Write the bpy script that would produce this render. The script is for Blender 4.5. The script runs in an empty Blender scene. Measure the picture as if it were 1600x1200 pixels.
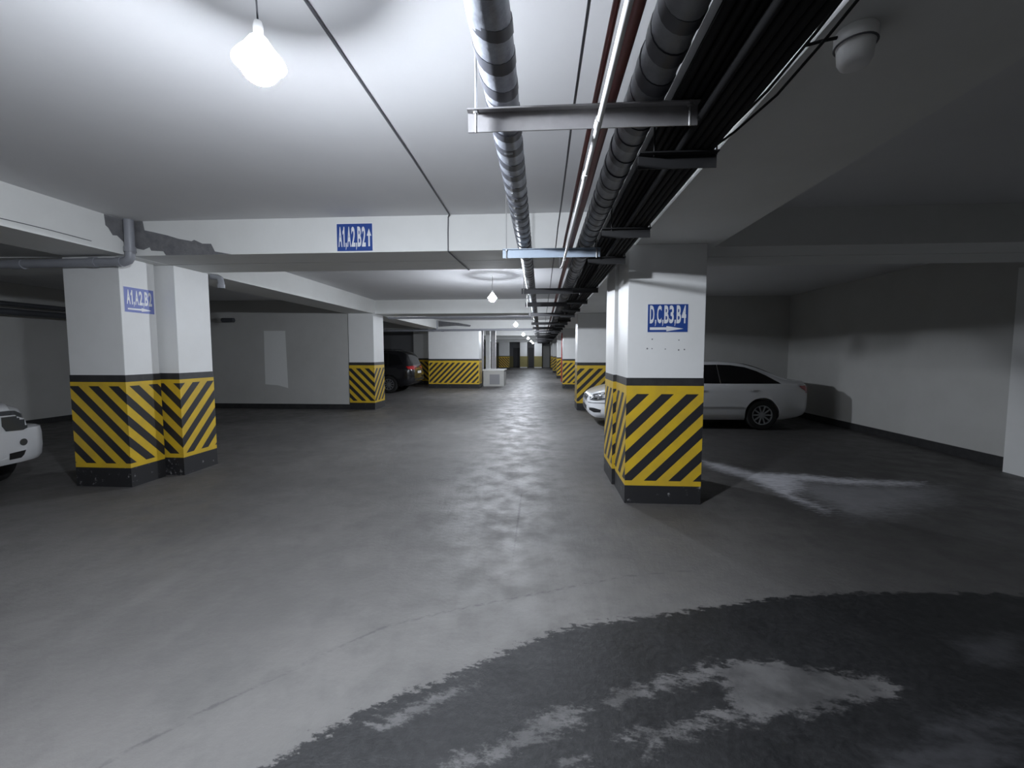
import bpy, bmesh, math, random
from mathutils import Vector, Matrix
from mathutils.bvhtree import BVHTree
random.seed(7)
SC = bpy.context.scene
COL = SC.collection
PI = math.pi

# ------------------------------------------------------------------ helpers
def link(name, bm, mat, parent=None, smooth=False, loc=None):
    me = bpy.data.meshes.new(name)
    bm.normal_update()
    bm.to_mesh(me); bm.free()
    return link_me(name, me, mat, parent, smooth, loc)

def link_me(name, me, mat, parent=None, smooth=False, loc=None):
    if mat is not None:
        me.materials.clear()
        for m in (mat if isinstance(mat, (list, tuple)) else [mat]):
            me.materials.append(m)
    if smooth:
        for p in me.polygons: p.use_smooth = True
        if smooth != True:
            me.set_sharp_from_angle(angle=math.radians(smooth))
    o = bpy.data.objects.new(name, me); COL.objects.link(o)
    if parent is not None: o.parent = parent
    if loc is not None: o.location = loc
    return o

def tag(o, label, cat, group=None, kind=None):
    o['label'] = label; o['category'] = cat
    if group: o['group'] = group
    if kind: o['kind'] = kind
    return o

def thing(name, label, cat, loc=(0, 0, 0), rz=0, group=None, kind=None):
    o = bpy.data.objects.new(name, None); COL.objects.link(o)
    o.empty_display_size = .1
    o.location = loc; o.rotation_euler = (0, 0, rz)
    return tag(o, label, cat, group, kind)

def structure(name, bm, mat, label=None, cat=None, parent=None):
    o = link(name, bm, mat, parent)
    if parent is None:
        o['kind'] = 'structure'
        if label: o['label'] = label; o['category'] = cat
    return o

def dup(root, loc, rz=None, label=None):
    r = root.copy(); COL.objects.link(r); r.location = loc
    if rz is not None: r.rotation_euler = (0, 0, rz)
    if label: r['label'] = label
    for ch in list(root.children):
        c = ch.copy(); COL.objects.link(c); c.parent = r
        for g in list(ch.children):
            d = g.copy(); COL.objects.link(d); d.parent = c
    return r

def box(bm, x0, x1, y0, y1, z0, z1, bev=0):
    r = bmesh.ops.create_cube(bm, size=1)
    vs = r['verts']
    for v in vs:
        v.co = Vector((x0 + (v.co.x + .5) * (x1 - x0), y0 + (v.co.y + .5) * (y1 - y0), z0 + (v.co.z + .5) * (z1 - z0)))
    if bev:
        es = list({e for v in vs for e in v.link_edges})
        bmesh.ops.bevel(bm, geom=es, offset=bev, segments=2, affect='EDGES', profile=.5)

def tube(bm, path, r, n=12, cap=True, closed=False):
    """tube of radius r (number or list) swept along the points of path"""
    pts = [Vector(p) for p in path]
    rings = []
    up = None
    for i, p in enumerate(pts):
        a = pts[max(i - 1, 0)]; b = pts[min(i + 1, len(pts) - 1)]
        t = (b - a).normalized()
        if up is None:
            up = Vector((0, 0, 1)) if abs(t.z) < .9 else Vector((1, 0, 0))
        u = t.cross(up).normalized(); w = u.cross(t).normalized(); up = w
        rr = r[i] if isinstance(r, (list, tuple)) else r
        rings.append([bm.verts.new(p + u * math.cos(2 * PI * k / n) * rr + w * math.sin(2 * PI * k / n) * rr) for k in range(n)])
    for i in range(len(rings) - 1):
        for k in range(n):
            bm.faces.new((rings[i][k], rings[i + 1][k], rings[i + 1][(k + 1) % n], rings[i][(k + 1) % n]))
    if cap:
        bm.faces.new(rings[0]); bm.faces.new(rings[-1][::-1])

def lathe(bm, prof, axis='z', n=32, c=(0, 0, 0)):
    """prof: list of (r, h); r = 0 closes to a pole"""
    rings = []
    c = Vector(c)
    def P(r, h, a):
        if axis == 'z': return c + Vector((r * math.cos(a), r * math.sin(a), h))
        return c + Vector((r * math.cos(a), h, r * math.sin(a)))
    for r, h in prof:
        if r < 1e-6: rings.append([bm.verts.new(P(0, h, 0))])
        else: rings.append([bm.verts.new(P(r, h, 2 * PI * k / n)) for k in range(n)])
    for A, B in zip(rings, rings[1:]):
        for k in range(n):
            k2 = (k + 1) % n
            if len(A) == 1 and len(B) == 1: continue
            if len(A) == 1: bm.faces.new((A[0], B[k], B[k2]))
            elif len(B) == 1: bm.faces.new((A[k], B[0], A[k2]))
            else: bm.faces.new((A[k], B[k], B[k2], A[k2]))
    bmesh.ops.recalc_face_normals(bm, faces=bm.faces)

def prism(bm, pts, d):
    """polygon pts (3-D) extruded by vector d"""
    d = Vector(d)
    a = [bm.verts.new(Vector(p)) for p in pts]; b = [bm.verts.new(Vector(p) + d) for p in pts]
    n = len(pts)
    bm.faces.new(a); bm.faces.new(b[::-1])
    for i in range(n): bm.faces.new((a[i], b[i], b[(i + 1) % n], a[(i + 1) % n]))
    bmesh.ops.recalc_face_normals(bm, faces=bm.faces)

def B(): return bmesh.new()

# ---------------------------------------------------------------- materials
def mat(name, base, rough=.6, metal=0, spec=.5, noise=None, bump=None, coat=0):
    """noise = (scale, amount, colour2); bump = (scale, strength)"""
    m = bpy.data.materials.new(name); m.use_nodes = True
    N = m.node_tree.nodes; Lk = m.node_tree.links
    p = N['Principled BSDF']
    p.inputs['Base Color'].default_value = (*base, 1)
    p.inputs['Roughness'].default_value = rough
    p.inputs['Metallic'].default_value = metal
    p.inputs['Specular IOR Level'].default_value = spec
    if coat:
        p.inputs['Coat Weight'].default_value = coat
        p.inputs['Coat Roughness'].default_value = .05
    if noise or bump:
        g = N.new('ShaderNodeNewGeometry')
    if noise:
        t = N.new('ShaderNodeTexNoise'); t.inputs['Scale'].default_value = noise[0]; t.inputs['Detail'].default_value = 6
        t.inputs['Roughness'].default_value = .65
        Lk.new(g.outputs['Position'], t.inputs['Vector'])
        r = N.new('ShaderNodeValToRGB'); r.color_ramp.elements[0].position, r.color_ramp.elements[1].position = (.62, .68) if name == 'scuffed_black_paint' else (.38, .72)
        r.color_ramp.elements[0].color = (*base, 1)
        c2 = noise[2]; a = noise[1]
        r.color_ramp.elements[1].color = (*[b * (1 - a) + c * a for b, c in zip(base, c2)], 1)
        Lk.new(t.outputs['Fac'], r.inputs['Fac']); Lk.new(r.outputs['Color'], p.inputs['Base Color'])
    if bump:
        t = N.new('ShaderNodeTexNoise'); t.inputs['Scale'].default_value = bump[0]; t.inputs['Detail'].default_value = 5
        Lk.new(g.outputs['Position'], t.inputs['Vector'])
        b = N.new('ShaderNodeBump'); b.inputs['Strength'].default_value = bump[1]; b.inputs['Distance'].default_value = .01
        Lk.new(t.outputs['Fac'], b.inputs['Height']); Lk.new(b.outputs['Normal'], p.inputs['Normal'])
    return m

def emis(name, col, s):
    m = bpy.data.materials.new(name); m.use_nodes = True
    N = m.node_tree.nodes; p = N['Principled BSDF']
    p.inputs['Base Color'].default_value = (.9, .9, .9, 1)
    p.inputs['Emission Color'].default_value = (*col, 1); p.inputs['Emission Strength'].default_value = s
    return m

M = {}
M['ceiling'] = mat('ceiling_paint', (.70, .70, .71), .8, noise=(.7, .35, (.58, .58, .60)), bump=(2.5, .25))
M['wall'] = mat('wall_paint', (.52, .52, .505), .8, noise=(1.1, .5, (.42, .42, .40)), bump=(12, .15))
M['beam'] = mat('beam_paint', (.74, .745, .73), .75, noise=(1.4, .4, (.62, .62, .60)), bump=(6, .2))
M['pillar'] = mat('pillar_paint', (.78, .785, .78), .5, noise=(2.2, .35, (.68, .68, .66)), bump=(9, .12))
M['black_paint'] = mat('black_paint', (.022, .022, .024), .5, noise=(9, .6, (.05, .05, .05)))
M['grey_wall'] = mat('grey_wall_paint', (.30, .305, .32), .75, noise=(1.0, .4, (.24, .24, .26)))
M['black_base'] = mat('scuffed_black_paint', (.020, .020, .022), .5, noise=(13, .75, (.33, .33, .33)))
M['olive'] = mat('olive_dado_paint', (.30, .26, .10), .6, noise=(3, .3, (.2, .18, .08)))
M['bright_white'] = mat('bright_white_finish', (.80, .81, .80), .7)
M['bare'] = mat('bare_concrete', (.14, .14, .15), .9, noise=(8, .7, (.24, .24, .24)), bump=(25, .5))
M['pvc'] = mat('grey_pvc', (.30, .31, .34), .4, noise=(4, .4, (.2, .2, .22)))
M['dark_pipe'] = mat('dark_pipe', (.07, .075, .085), .4)
M['foil'] = mat('pipe_insulation', (.36, .38, .43), .38, .35, noise=(14, .8, (.17, .18, .21)), bump=(22, .35))
M['foil_dim'] = mat('pipe_insulation_dull', (.25, .26, .28), .5, .2, noise=(12, .7, (.14, .14, .15)), bump=(22, .35))
M['tape'] = mat('dark_tape', (.055, .057, .068), .4)
M['steel'] = mat('galvanised_steel', (.42, .41, .42), .5, .3, noise=(9, .5, (.28, .27, .27)))
M['steel_blue'] = mat('blue_grey_steel', (.36, .43, .52), .5, .2, noise=(9, .4, (.28, .32, .38)))
M['dark_steel'] = mat('dark_steel', (.05, .05, .055), .5, .2)
M['bolt'] = mat('bolt_steel', (.5, .5, .5), .4, .6)
M['red_pipe'] = mat('red_pipe_paint', (.16, .025, .022), .45, noise=(8, .6, (.07, .02, .02)))
M['red'] = mat('red_paint', (.45, .03, .03), .4)
M['white_pvc'] = mat('white_plastic_conduit', (.78, .78, .78), .4, noise=(6, .4, (.6, .6, .6)))
M['white_plastic'] = mat('white_plastic', (.85, .85, .84), .4)
M['cable'] = mat('black_cable', (.006, .006, .007), .75, 0, .25)
M['grey_cable'] = mat('grey_cable', (.10, .10, .11), .5)
M['tray'] = mat('black_tray', (.008, .008, .009), .6)
M['sign_blue'] = mat('sign_blue', (.022, .062, .27), .35, noise=(5, .25, (.03, .09, .33)))
M['sign_blue_pale'] = mat('sign_blue_faded', (.17, .21, .52), .5, noise=(5, .25, (.24, .28, .58)))
M['sign_white'] = mat('sign_white', (.75, .76, .78), .4)
M['car_white'] = mat('white_car_paint', (.72, .73, .75), .28, 0, .5, coat=.8)
M['car_black'] = mat('black_car_paint', (.006, .006, .008), .22, 0, .5, coat=.8)
M['glass'] = mat('tinted_glass', (.004, .004, .005), .08, 0, .5)
M['rubber'] = mat('tyre_rubber', (.012, .012, .012), .8)
M['alloy'] = mat('alloy_rim', (.32, .33, .34), .35, .7)
M['lens'] = mat('headlight_lens', (.50, .52, .55), .12, .45, coat=1)
M['lens_dark'] = mat('headlight_bowl', (.18, .19, .20), .15, .6, coat=1)
M['tail'] = mat('tail_light_red', (.35, .01, .012), .15, 0, .5, coat=1)
M['chrome'] = mat('chrome', (.7, .7, .72), .12, 1)
M['black_plastic'] = mat('black_plastic', (.015, .015, .016), .5)
M['plate'] = mat('number_plate', (.7, .7, .68), .4)
M['globe'] = emis('lamp_globe', (.86, .915, 1.0), 3250)
M['globe_mid'] = emis('lamp_globe_older', (.86, .915, 1.0), 2500)
M['globe_faint'] = emis('lamp_globe_faint', (.84, .905, 1.0), 500)
M['globe_weak'] = emis('lamp_globe_weak', (.84, .905, 1.0), 1300)
M['housing'] = emis('lamp_housing_added_glow', (.86, .915, 1.0), 36)  # weak body glow added to light the ceiling above the rim

def stripe_mat():
    m = bpy.data.materials.new('hazard_stripes'); m.use_nodes = True
    N = m.node_tree.nodes; Lk = m.node_tree.links
    p = N['Principled BSDF']; p.inputs['Roughness'].default_value = .5
    def math_(op, a, b=None):
        n = N.new('ShaderNodeMath'); n.operation = op
        for i, v in enumerate((a, b)):
            if v is None: continue
            if isinstance(v, (int, float)): n.inputs[i].default_value = v
            else: Lk.new(v, n.inputs[i])
        return n.outputs[0]
    def sep(nm):
        u = N.new('ShaderNodeUVMap'); u.uv_map = nm
        s = N.new('ShaderNodeSeparateXYZ'); Lk.new(u.outputs[0], s.inputs[0]); return s.outputs
    st = sep('st'); ed = sep('edge')
    fr = math_('FRACT', math_('DIVIDE', math_('ADD', st[0], st[1]), .262))
    stripe = math_('LESS_THAN', fr, .50)
    b1 = math_('GREATER_THAN', math_('MINIMUM', ed[0], ed[1]), .028)     # side edges stay yellow
    b2 = math_('GREATER_THAN', st[1], .055); b3 = math_('LESS_THAN', st[1], 1.01)
    k = math_('MULTIPLY', math_('MULTIPLY', stripe, b1), math_('MULTIPLY', b2, b3))
    g = N.new('ShaderNodeNewGeometry')
    t = N.new('ShaderNodeTexNoise'); t.inputs['Scale'].default_value = 7; t.inputs['Detail'].default_value = 6
    Lk.new(g.outputs['Position'], t.inputs['Vector'])
    r = N.new('ShaderNodeValToRGB')
    r.color_ramp.elements[0].position = .35; r.color_ramp.elements[0].color = (.66, .44, .022, 1)
    r.color_ramp.elements[1].position = .75; r.color_ramp.elements[1].color = (.54, .36, .035, 1)
    Lk.new(t.outputs['Fac'], r.inputs['Fac'])
    mx = N.new('ShaderNodeMix'); mx.data_type = 'RGBA'
    Lk.new(k, mx.inputs[0]); Lk.new(r.outputs['Color'], mx.inputs[6]); mx.inputs[7].default_value = (.02, .02, .023, 1)
    Lk.new(mx.outputs[2], p.inputs['Base Color'])
    return m
M['stripes'] = stripe_mat()

# ------------------------------------------------------------------ the floor
ZC = 3.2       # ceiling height
ZB = 2.8       # underside of the beams
XL, XR, YB, YF = -11.7, 6.7, -8.0, 52.0

DARK = [(-2.2, .3), (-1.134, 1.525), (-0.833, 1.846), (-0.634, 1.981), (-0.407, 2.125), (-0.155, 2.329), (0.102, 2.5), (0.341, 2.596), (0.626, 2.661), (1.064, 2.793), (1.536, 2.936), (2.009, 3.03), (2.462, 3.076), (2.897, 3.097), (3.39, 3.098), (6.6, 2.9), (6.6, .3)]
PALE = [
 [(0.872, 2.219), (1.06, 2.318), (1.314, 2.296), (1.515, 2.253), (1.745, 2.224), (1.787, 2.122), (1.542, 2.067), (1.323, 1.996), (1.159, 1.957), (0.821, 1.893), (0.656, 1.816), (0.455, 1.772), (0.324, 1.794), (0.621, 1.88), (0.887, 1.986), (0.929, 2.085), (0.897, 2.158)],
 [(0.283, 2.002), (0.501, 2.098), (0.793, 2.228), (0.964, 2.287), (0.868, 2.165), (0.549, 2.04), (0.32, 1.948)],
 [(-0.118, 1.781), (0.051, 1.912), (0.216, 1.941), (0.178, 1.85), (-0.033, 1.724), (-0.113, 1.704)],
 [(-0.4, 1.62), (-0.118, 1.75), (-0.10, 1.70), (-0.36, 1.57)],
 [(0.414, 1.769), (0.504, 1.806), (0.463, 1.699), (0.414, 1.71)],
 [(0.072, 1.659), (0.19, 1.681), (0.198, 1.64), (0.071, 1.60)],
 [(-0.778, 1.787), (-0.504, 1.97), (-0.328, 2.043), (-0.434, 1.935), (-0.681, 1.76)]]
HAZE = [
 [(1.706, 1.952), (2.24, 2.057), (2.126, 1.946), (1.731, 1.857)],
 [(2.383, 2.564), (2.851, 2.653), (2.56, 2.369), (2.29, 2.351)],
 [(1.387, 1.775), (1.815, 1.893), (2.056, 1.878), (1.93, 1.755), (1.344, 1.65)]]
SPILL = [[(2.4, 6.95), (2.772, 6.60), (3.002, 6.20), (3.599, 6.15), (3.981, 6.002), (4.997, 5.865), (4.744, 5.579), (3.853, 5.60), (3.45, 5.72), (3.267, 5.481), (3.003, 5.15), (3.1, 4.645), (2.897, 4.524), (2.768, 4.98), (2.687, 5.711), (2.395, 6.3)]]
SPHAZE = [[(2.784, 5.923), (5.33, 5.803), (4.686, 4.942), (3.614, 4.42), (2.938, 4.217), (2.937, 5.034)]]
CRACK = [[(-1.763, 1.51), (-1.643, 1.673), (-1.498, 1.865), (-1.261, 2.115), (-0.938, 2.461), (-0.587, 2.648), (-0.187, 2.821), (0.647, 3.173), (1.251, 3.309)],
         [(-0.204, 3.071), (-0.21, 3.661), (-0.233, 5.3)], [(-0.613, 5.492), (0.126, 5.403)]]

def seg_d(px, py, a, b):
    ax, ay = a; bx, by = b
    dx, dy = bx - ax, by - ay
    t = ((px - ax) * dx + (py - ay) * dy) / (dx * dx + dy * dy + 1e-12)
    t = 0 if t < 0 else 1 if t > 1 else t
    return math.hypot(px - ax - t * dx, py - ay - t * dy)

def sdist(px, py, poly):
    """signed distance, positive inside"""
    ins = False; d = 1e9; n = len(poly)
    for i in range(n):
        a = poly[i]; b = poly[(i + 1) % n]
        d = min(d, seg_d(px, py, a, b))
        if (a[1] > py) != (b[1] > py) and px < (b[0] - a[0]) * (py - a[1]) / (b[1] - a[1]) + a[0]: ins = not ins
    return d if ins else -d

def bbox(poly, m):
    xs = [p[0] for p in poly]; ys = [p[1] for p in poly]
    return min(xs) - m, max(xs) + m, min(ys) - m, max(ys) + m

def field(polys, m=.5):
    bs = [bbox(p, m) for p in polys]
    def f(x, y):
        v = -m
        for p, b in zip(polys, bs):
            if b[0] < x < b[1] and b[2] < y < b[3]: v = max(v, sdist(x, y, p))
        return v
    return f

def make_floor():
    xs = [XL + (-2.2 - XL) * i / 6 for i in range(6)] + [-2.2 + .045 * i for i in range(int((5.6 + 2.2) / .045) + 1)] + [6.2, XR]
    ys = [YB, -3, 0] + [.3 + .045 * i for i in range(int((7.2 - .3) / .045) + 1)] + [8, 10, 15, 20, 30, 40, YF]
    nx, ny = len(xs), len(ys)
    verts = [(x, y, 0) for y in ys for x in xs]
    faces = [(j * nx + i, j * nx + i + 1, (j + 1) * nx + i + 1, (j + 1) * nx + i) for j in range(ny - 1) for i in range(nx - 1)]
    me = bpy.data.meshes.new('floor'); me.from_pydata(verts, [], faces)
    fp, fh, fs, fsh = field(PALE), field(HAZE), field(SPILL), field(SPHAZE, .8)
    def near(x, y): return -2.3 < x < 5.7 and .2 < y < 7.3
    def crack(x, y):
        d = .5
        for c in CRACK:
            b = bbox(c, .3)
            if b[0] < x < b[1] and b[2] < y < b[3]:
                for a, e in zip(c, c[1:]): d = min(d, seg_d(x, y, a, e))
        return d
    fns = {'wet': lambda x, y: sdist(x, y, DARK) if y < 4 and x > -3 else -1.0, 'pale': fp, 'haze': fh, 'spill': fs, 'spill_haze': fsh, 'crack': crack}
    far = {'wet': -1, 'pale': -.5, 'haze': -.5, 'spill': -.5, 'spill_haze': -.8, 'crack': .5}
    for nm, fn in fns.items():
        at = me.attributes.new(nm, 'FLOAT', 'POINT')
        at.data.foreach_set('value', [fn(v[0], v[1]) if near(v[0], v[1]) else far[nm] for v in verts])
    return me

def floor_mat():
    m = bpy.data.materials.new('garage_floor'); m.use_nodes = True
    N = m.node_tree.nodes; Lk = m.node_tree.links
    p = N['Principled BSDF']; p.inputs['Specular IOR Level'].default_value = .35
    g = N.new('ShaderNodeNewGeometry')
    def noise(s, d=6, rough=.6, stretch=None):
        t = N.new('ShaderNodeTexNoise'); t.inputs['Scale'].default_value = s; t.inputs['Detail'].default_value = d
        t.inputs['Roughness'].default_value = rough
        if stretch:
            mp = N.new('ShaderNodeMapping'); mp.inputs['Rotation'].default_value = (0, 0, stretch[0]); mp.inputs['Scale'].default_value = stretch[1]
            Lk.new(g.outputs['Position'], mp.inputs['Vector']); Lk.new(mp.outputs[0], t.inputs['Vector'])
        else: Lk.new(g.outputs['Position'], t.inputs['Vector'])
        return t.outputs['Fac']
    def mth(op, a, b):
        n = N.new('ShaderNodeMath'); n.operation = op
        for i, v in enumerate((a, b)):
            if isinstance(v, (int, float)): n.inputs[i].default_value = v
            else: Lk.new(v, n.inputs[i])
        return n.outputs[0]
    def ramp(v, lo, hi, a=0., b=1.):
        r = N.new('ShaderNodeMapRange'); r.interpolation_type = 'SMOOTHSTEP'
        for i, x in zip((1, 2, 3, 4), (lo, hi, a, b)): r.inputs[i].default_value = x
        Lk.new(v, r.inputs[0]); return r.outputs[0]
    def attr(nm):
        a = N.new('ShaderNodeAttribute'); a.attribute_name = nm; return a.outputs['Fac']
    def mix(f, a, b):
        n = N.new('ShaderNodeMix'); n.data_type = 'RGBA'
        if isinstance(f, (int, float)): n.inputs[0].default_value = f
        else: Lk.new(f, n.inputs[0])
        for i, v in ((6, a), (7, b)):
            if isinstance(v, tuple): n.inputs[i].default_value = (*v, 1)
            else: Lk.new(v, n.inputs[i])
        return n.outputs[2]
    nb = noise(.55, 5); nm_ = noise(3.2, 8, .65); nf = noise(26, 6, .7); nst = noise(1.0, 5, .6, (.25, (3.2, .35, 1)))
    conc = mix(ramp(nb, .36, .66), (.092, .089, .087), (.130, .125, .121))
    conc = mix(ramp(nm_, .45, .75, 0, .55), conc, (.072, .070, .069))
    conc = mix(ramp(nst, .5, .8, 0, .3), conc, (.150, .145, .140))
    conc = mix(ramp(nf, .55, .8, 0, .35), conc, (.065, .065, .067))
    # right bay: darker concrete past a ragged edge
    sx = N.new('ShaderNodeSeparateXYZ'); Lk.new(g.outputs['Position'], sx.inputs[0])
    bay = ramp(mth('ADD', sx.outputs[0], mth('MULTIPLY', mth('SUBTRACT', nm_, .5), 1.2)), 1.7, 2.9)
    conc = mix(mth('MULTIPLY', bay, .6), conc, (.042, .041, .041))
    # spill of pale powder
    jag = mth('SUBTRACT', noise(9, 8, .7, (-.35, (1, 2.6, 1))), .5)
    sp = mth('ADD', attr('spill'), mth('MULTIPLY', jag, .55))
    conc = mix(mth('MULTIPLY', ramp(mth('ADD', attr('spill_haze'), mth('MULTIPLY', jag, .9)), -.05, .5), .35), conc, (.40, .40, .43))
    conc = mix(mth('MULTIPLY', ramp(sp, -.04, .22), ramp(noise(6, 6, .7, (.5, (.7, 4, 1))), .3, .6, .35, .9)), conc, (.58, .58, .62))
    # damp asphalt in front, with a ragged edge and pale islands
    rag = mth('SUBTRACT', noise(11, 9, .72, (.45, (1, 2.0, 1))), .5)
    fine = mth('SUBTRACT', noise(48, 4, .7), .5)
    wet = ramp(mth('ADD', attr('wet'), mth('ADD', mth('MULTIPLY', rag, .30), mth('MULTIPLY', fine, .06))), -.012, .018)
    asph = mix(ramp(nf, .4, .7), (.010, .0103, .0112), (.019, .0192, .0205))
    isl = ramp(mth('ADD', attr('pale'), mth('ADD', mth('MULTIPLY', rag, .34), mth('MULTIPLY', fine, .07))), -.02, .04)
    isl2 = ramp(mth('ADD', attr('haze'), mth('MULTIPLY', rag, .3)), -.06, .1)
    asph = mix(mth('MULTIPLY', isl2, .3), asph, (.11, .11, .12))
    asph = mix(mth('MULTIPLY', isl, mth('ADD', .35, mth('MULTIPLY', ramp(nm_, .35, .65), .45))), asph, (.125, .122, .122))
    colr = mix(wet, conc, asph)
    ck = ramp(mth('ADD', attr('crack'), mth('MULTIPLY', mth('ABSOLUTE', rag, 0), .09)), .006, .022, 1, 0)
    colr = mix(mth('MULTIPLY', ck, .6), colr, (.04, .04, .042))
    Lk.new(colr, p.inputs['Base Color'])
    Lk.new(mth('ADD', ramp(nm_, .3, .7, .45, .68), mth('MULTIPLY', wet, -.05)), p.inputs['Roughness'])
    b = N.new('ShaderNodeBump'); b.inputs['Strength'].default_value = .35; b.inputs['Distance'].default_value = .012
    Lk.new(mth('ADD', nf, mth('MULTIPLY', nm_, .6)), b.inputs['Height']); Lk.new(b.outputs[0], p.inputs['Normal'])
    return m
fl = link_me('floor', make_floor(), floor_mat()); fl['kind'] = 'structure'

# ------------------------------------------------------------ ceiling and walls
def sbox(name, mt, *b, parent=None):
    bm = B(); box(bm, *b); return structure(name, bm, mt, parent=parent)
sbox('ceiling', M['ceiling'], XL - .2, XR + .2, YB - .2, YF + .2, ZC, ZC + .2)
sbox('wall_right', M['wall'], XR, XR + .2, YB, YF, 0, ZC)
sbox('wall_left', M['wall'], XL - .2, XL, YB, YF, 0, ZC)
sbox('wall_behind', M['wall'], XL, XR, YB - .2, YB, 0, ZC)
wf = sbox('wall_far', M['grey_wall'], XL, XR, YF, YF + .2, 0, ZC)
wlb = sbox('wall_left_bay', M['wall'], XL, -5.62, 12.42, 12.62, 0, ZC)
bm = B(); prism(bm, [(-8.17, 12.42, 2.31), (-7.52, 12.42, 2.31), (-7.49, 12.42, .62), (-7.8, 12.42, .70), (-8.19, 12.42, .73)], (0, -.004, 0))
link('pale_patch', bm, M['bright_white'], wlb)  # lighter five-sided patch laid on the bay wall
sbox('wall_right_bay', M['wall'], 1.98, XR, 12.32, 12.52, 0, ZC)
sbox('wall_left_divider', M['grey_wall'], XL, -5.9, 24.0, 24.2, 0, ZC)
sbox('baseboard_left_bay', M['black_paint'], XL, -5.62, 12.40, 12.42, 0, .15)
sbox('baseboard_right', M['black_paint'], XR - .02, XR, YB, 12.32, 0, .15)
sbox('baseboard_left', M['black_paint'], XL, XL + .02, YB, 12.4, 0, .12)
sbox('baseboard_right_bay', M['black_paint'], 1.98, XR - .02, 12.30, 12.32, 0, .15)
sbox('trim_1', M['olive'], XL, XR, YF - .01, YF, 0, 1.3)['label'] = 'olive painted dado along the far end wall'

# beams: two along the aisle, one across at every row of pillars
bl = sbox('trim_2', M['beam'], -5.65, -4.87, YB, YF, ZB, ZC); bl['label'] = 'white concrete beam running along the left side of the aisle'
br = sbox('trim_3', M['beam'], 1.0, 1.87, YB, YF, ZB, ZC); br['label'] = 'white concrete beam running along the right side of the aisle'
cross = []
for i, (y0, y1) in enumerate([(4.95, 5.455), (12.6, 13.5), (20.5, 21.4), (28.6, 29.4), (36.6, 37.4), (44.4, 45.2), (-3.2, -2.2), (5.475, 6.03)]):
    o = sbox('trim_%d' % (i + 4 if i < 7 else 13), M['beam'], XL, XR, y0, y1, ZB + .002, ZC)
    o['label'] = 'white concrete beam crossing the aisle overhead'; cross.append(o)
# bare concrete where the plaster has come off
bm = B(); prism(bm, [(x, 4.95, z) for x, z in [(-4.845, 3.254), (-4.695, 3.236), (-4.672, 3.096), (-4.55, 3.07), (-4.388, 3.032), (-4.25, 2.99), (-4.091, 2.96), (-4.06, 2.975), (-3.96, 2.93), (-3.856, 2.927), (-3.813, 2.838), (-3.611, 2.803), (-4.42, 2.803), (-4.45, 2.85), (-4.60, 2.86), (-4.62, 2.90), (-4.70, 2.87), (-4.845, 2.90)]], (0, -.005, 0))
link('bare_concrete_patch', bm, M['bare'], cross[0])
bm = B(); prism(bm, [(-4.87, y, z) for y, z in [(4.66, 3.196), (4.95, 3.199), (4.95, 2.9), (4.87, 2.95), (4.80, 3.0), (4.748, 2.99), (4.70, 3.06), (4.67, 3.08)]], (.005, 0, 0))
link('bare_concrete_patch', bm, M['bare'], bl)
bm = B(); prism(bm, [(-4.85, 20.5, 3.18), (-4.4, 20.5, 3.13), (-3.9, 20.5, 3.08), (-3.3, 20.5, 2.97), (-3.35, 20.5, 2.90), (-4.0, 20.5, 2.95), (-4.85, 20.5, 2.9)], (0, -.02, 0))
link('bare_concrete_patch', bm, M['bare'], cross[2])

# ------------------------------------------------------------------- pillars
HZ0, HZ1 = .20, 1.30
def pillar(label, x0, x1, y0, y1, front=1, right=1, left=1, name='pillar', phase=0., z0=HZ0, group='striped concrete pillars', mts='pillar', edge=False):
    """front/right/left: +1 stripes rise to the right, -1 to the left"""
    t = thing(name, label, 'pillar', ((x0 + x1) / 2, (y0 + y1) / 2, 0), 0, group, kind='thing')
    hx, hy = (x1 - x0) / 2, (y1 - y0) / 2
    bm = B(); box(bm, -hx, hx, -hy, hy, 0, ZB, .006); link('shaft', bm, M[mts], t)
    e = .004
    bm = B(); box(bm, -hx - e, hx + e, -hy - e, hy + e, 0, z0); link('base_band', bm, M['black_base'], t)
    bm = B(); box(bm, -hx - e, hx + e, -hy - e, hy + e, HZ1, HZ1 + .085); link('black_stripe', bm, M['black_paint'], t)
    bm = B(); box(bm, -hx - e, hx + e, -hy - e, hy + e, z0, HZ1)
    bm.normal_update()
    st = bm.loops.layers.uv.new('st'); ed = bm.loops.layers.uv.new('edge')
    for f in bm.faces:
        n = f.normal
        for lp in f.loops:
            c = lp.vert.co
            if abs(n.z) > .5: lp[st].uv = (0, 0); lp[ed].uv = (0, 0); continue
            if n.y < -.5: u, w, s = c.x + hx, 2 * hx, front
            elif n.x > .5: u, w, s = c.y + hy, 2 * hy, right
            elif n.x < -.5: u, w, s = hy - c.y, 2 * hy, left
            else: u, w, s = hx - c.x, 2 * hx, 1
            u += e
            ph = phase
            if n.x > .5: ph = phase - front * 2 * hx * (1 if right == front else 0) if right == front else phase - front * 2 * hx
            lp[st].uv = (-s * u + ph, c.z - z0); lp[ed].uv = (u, w + 2 * e - u) if edge else (1, 1)
    link('hazard_band', bm, M['stripes'], t)
    return t
pillar('near left striped pillar with faded blue sign on its side', -5.75, -5.03, 4.95, 5.43, -1, -1, 1, phase=.06, z0=.24)
pillar('striped pillar standing right behind the near left one, across a narrow joint', -5.68, -4.82, 5.5, 6.1, -1, 1, 1, z0=.24, phase=.05)
pillar('large striped pillar at right carrying the blue sign with a right arrow', .93, 1.74, 4.78, 5.40, 1, 1, 1, phase=.02)
sp = [o for o in COL.objects if o.get('label', '').startswith('large striped pillar at right')][0]
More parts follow.
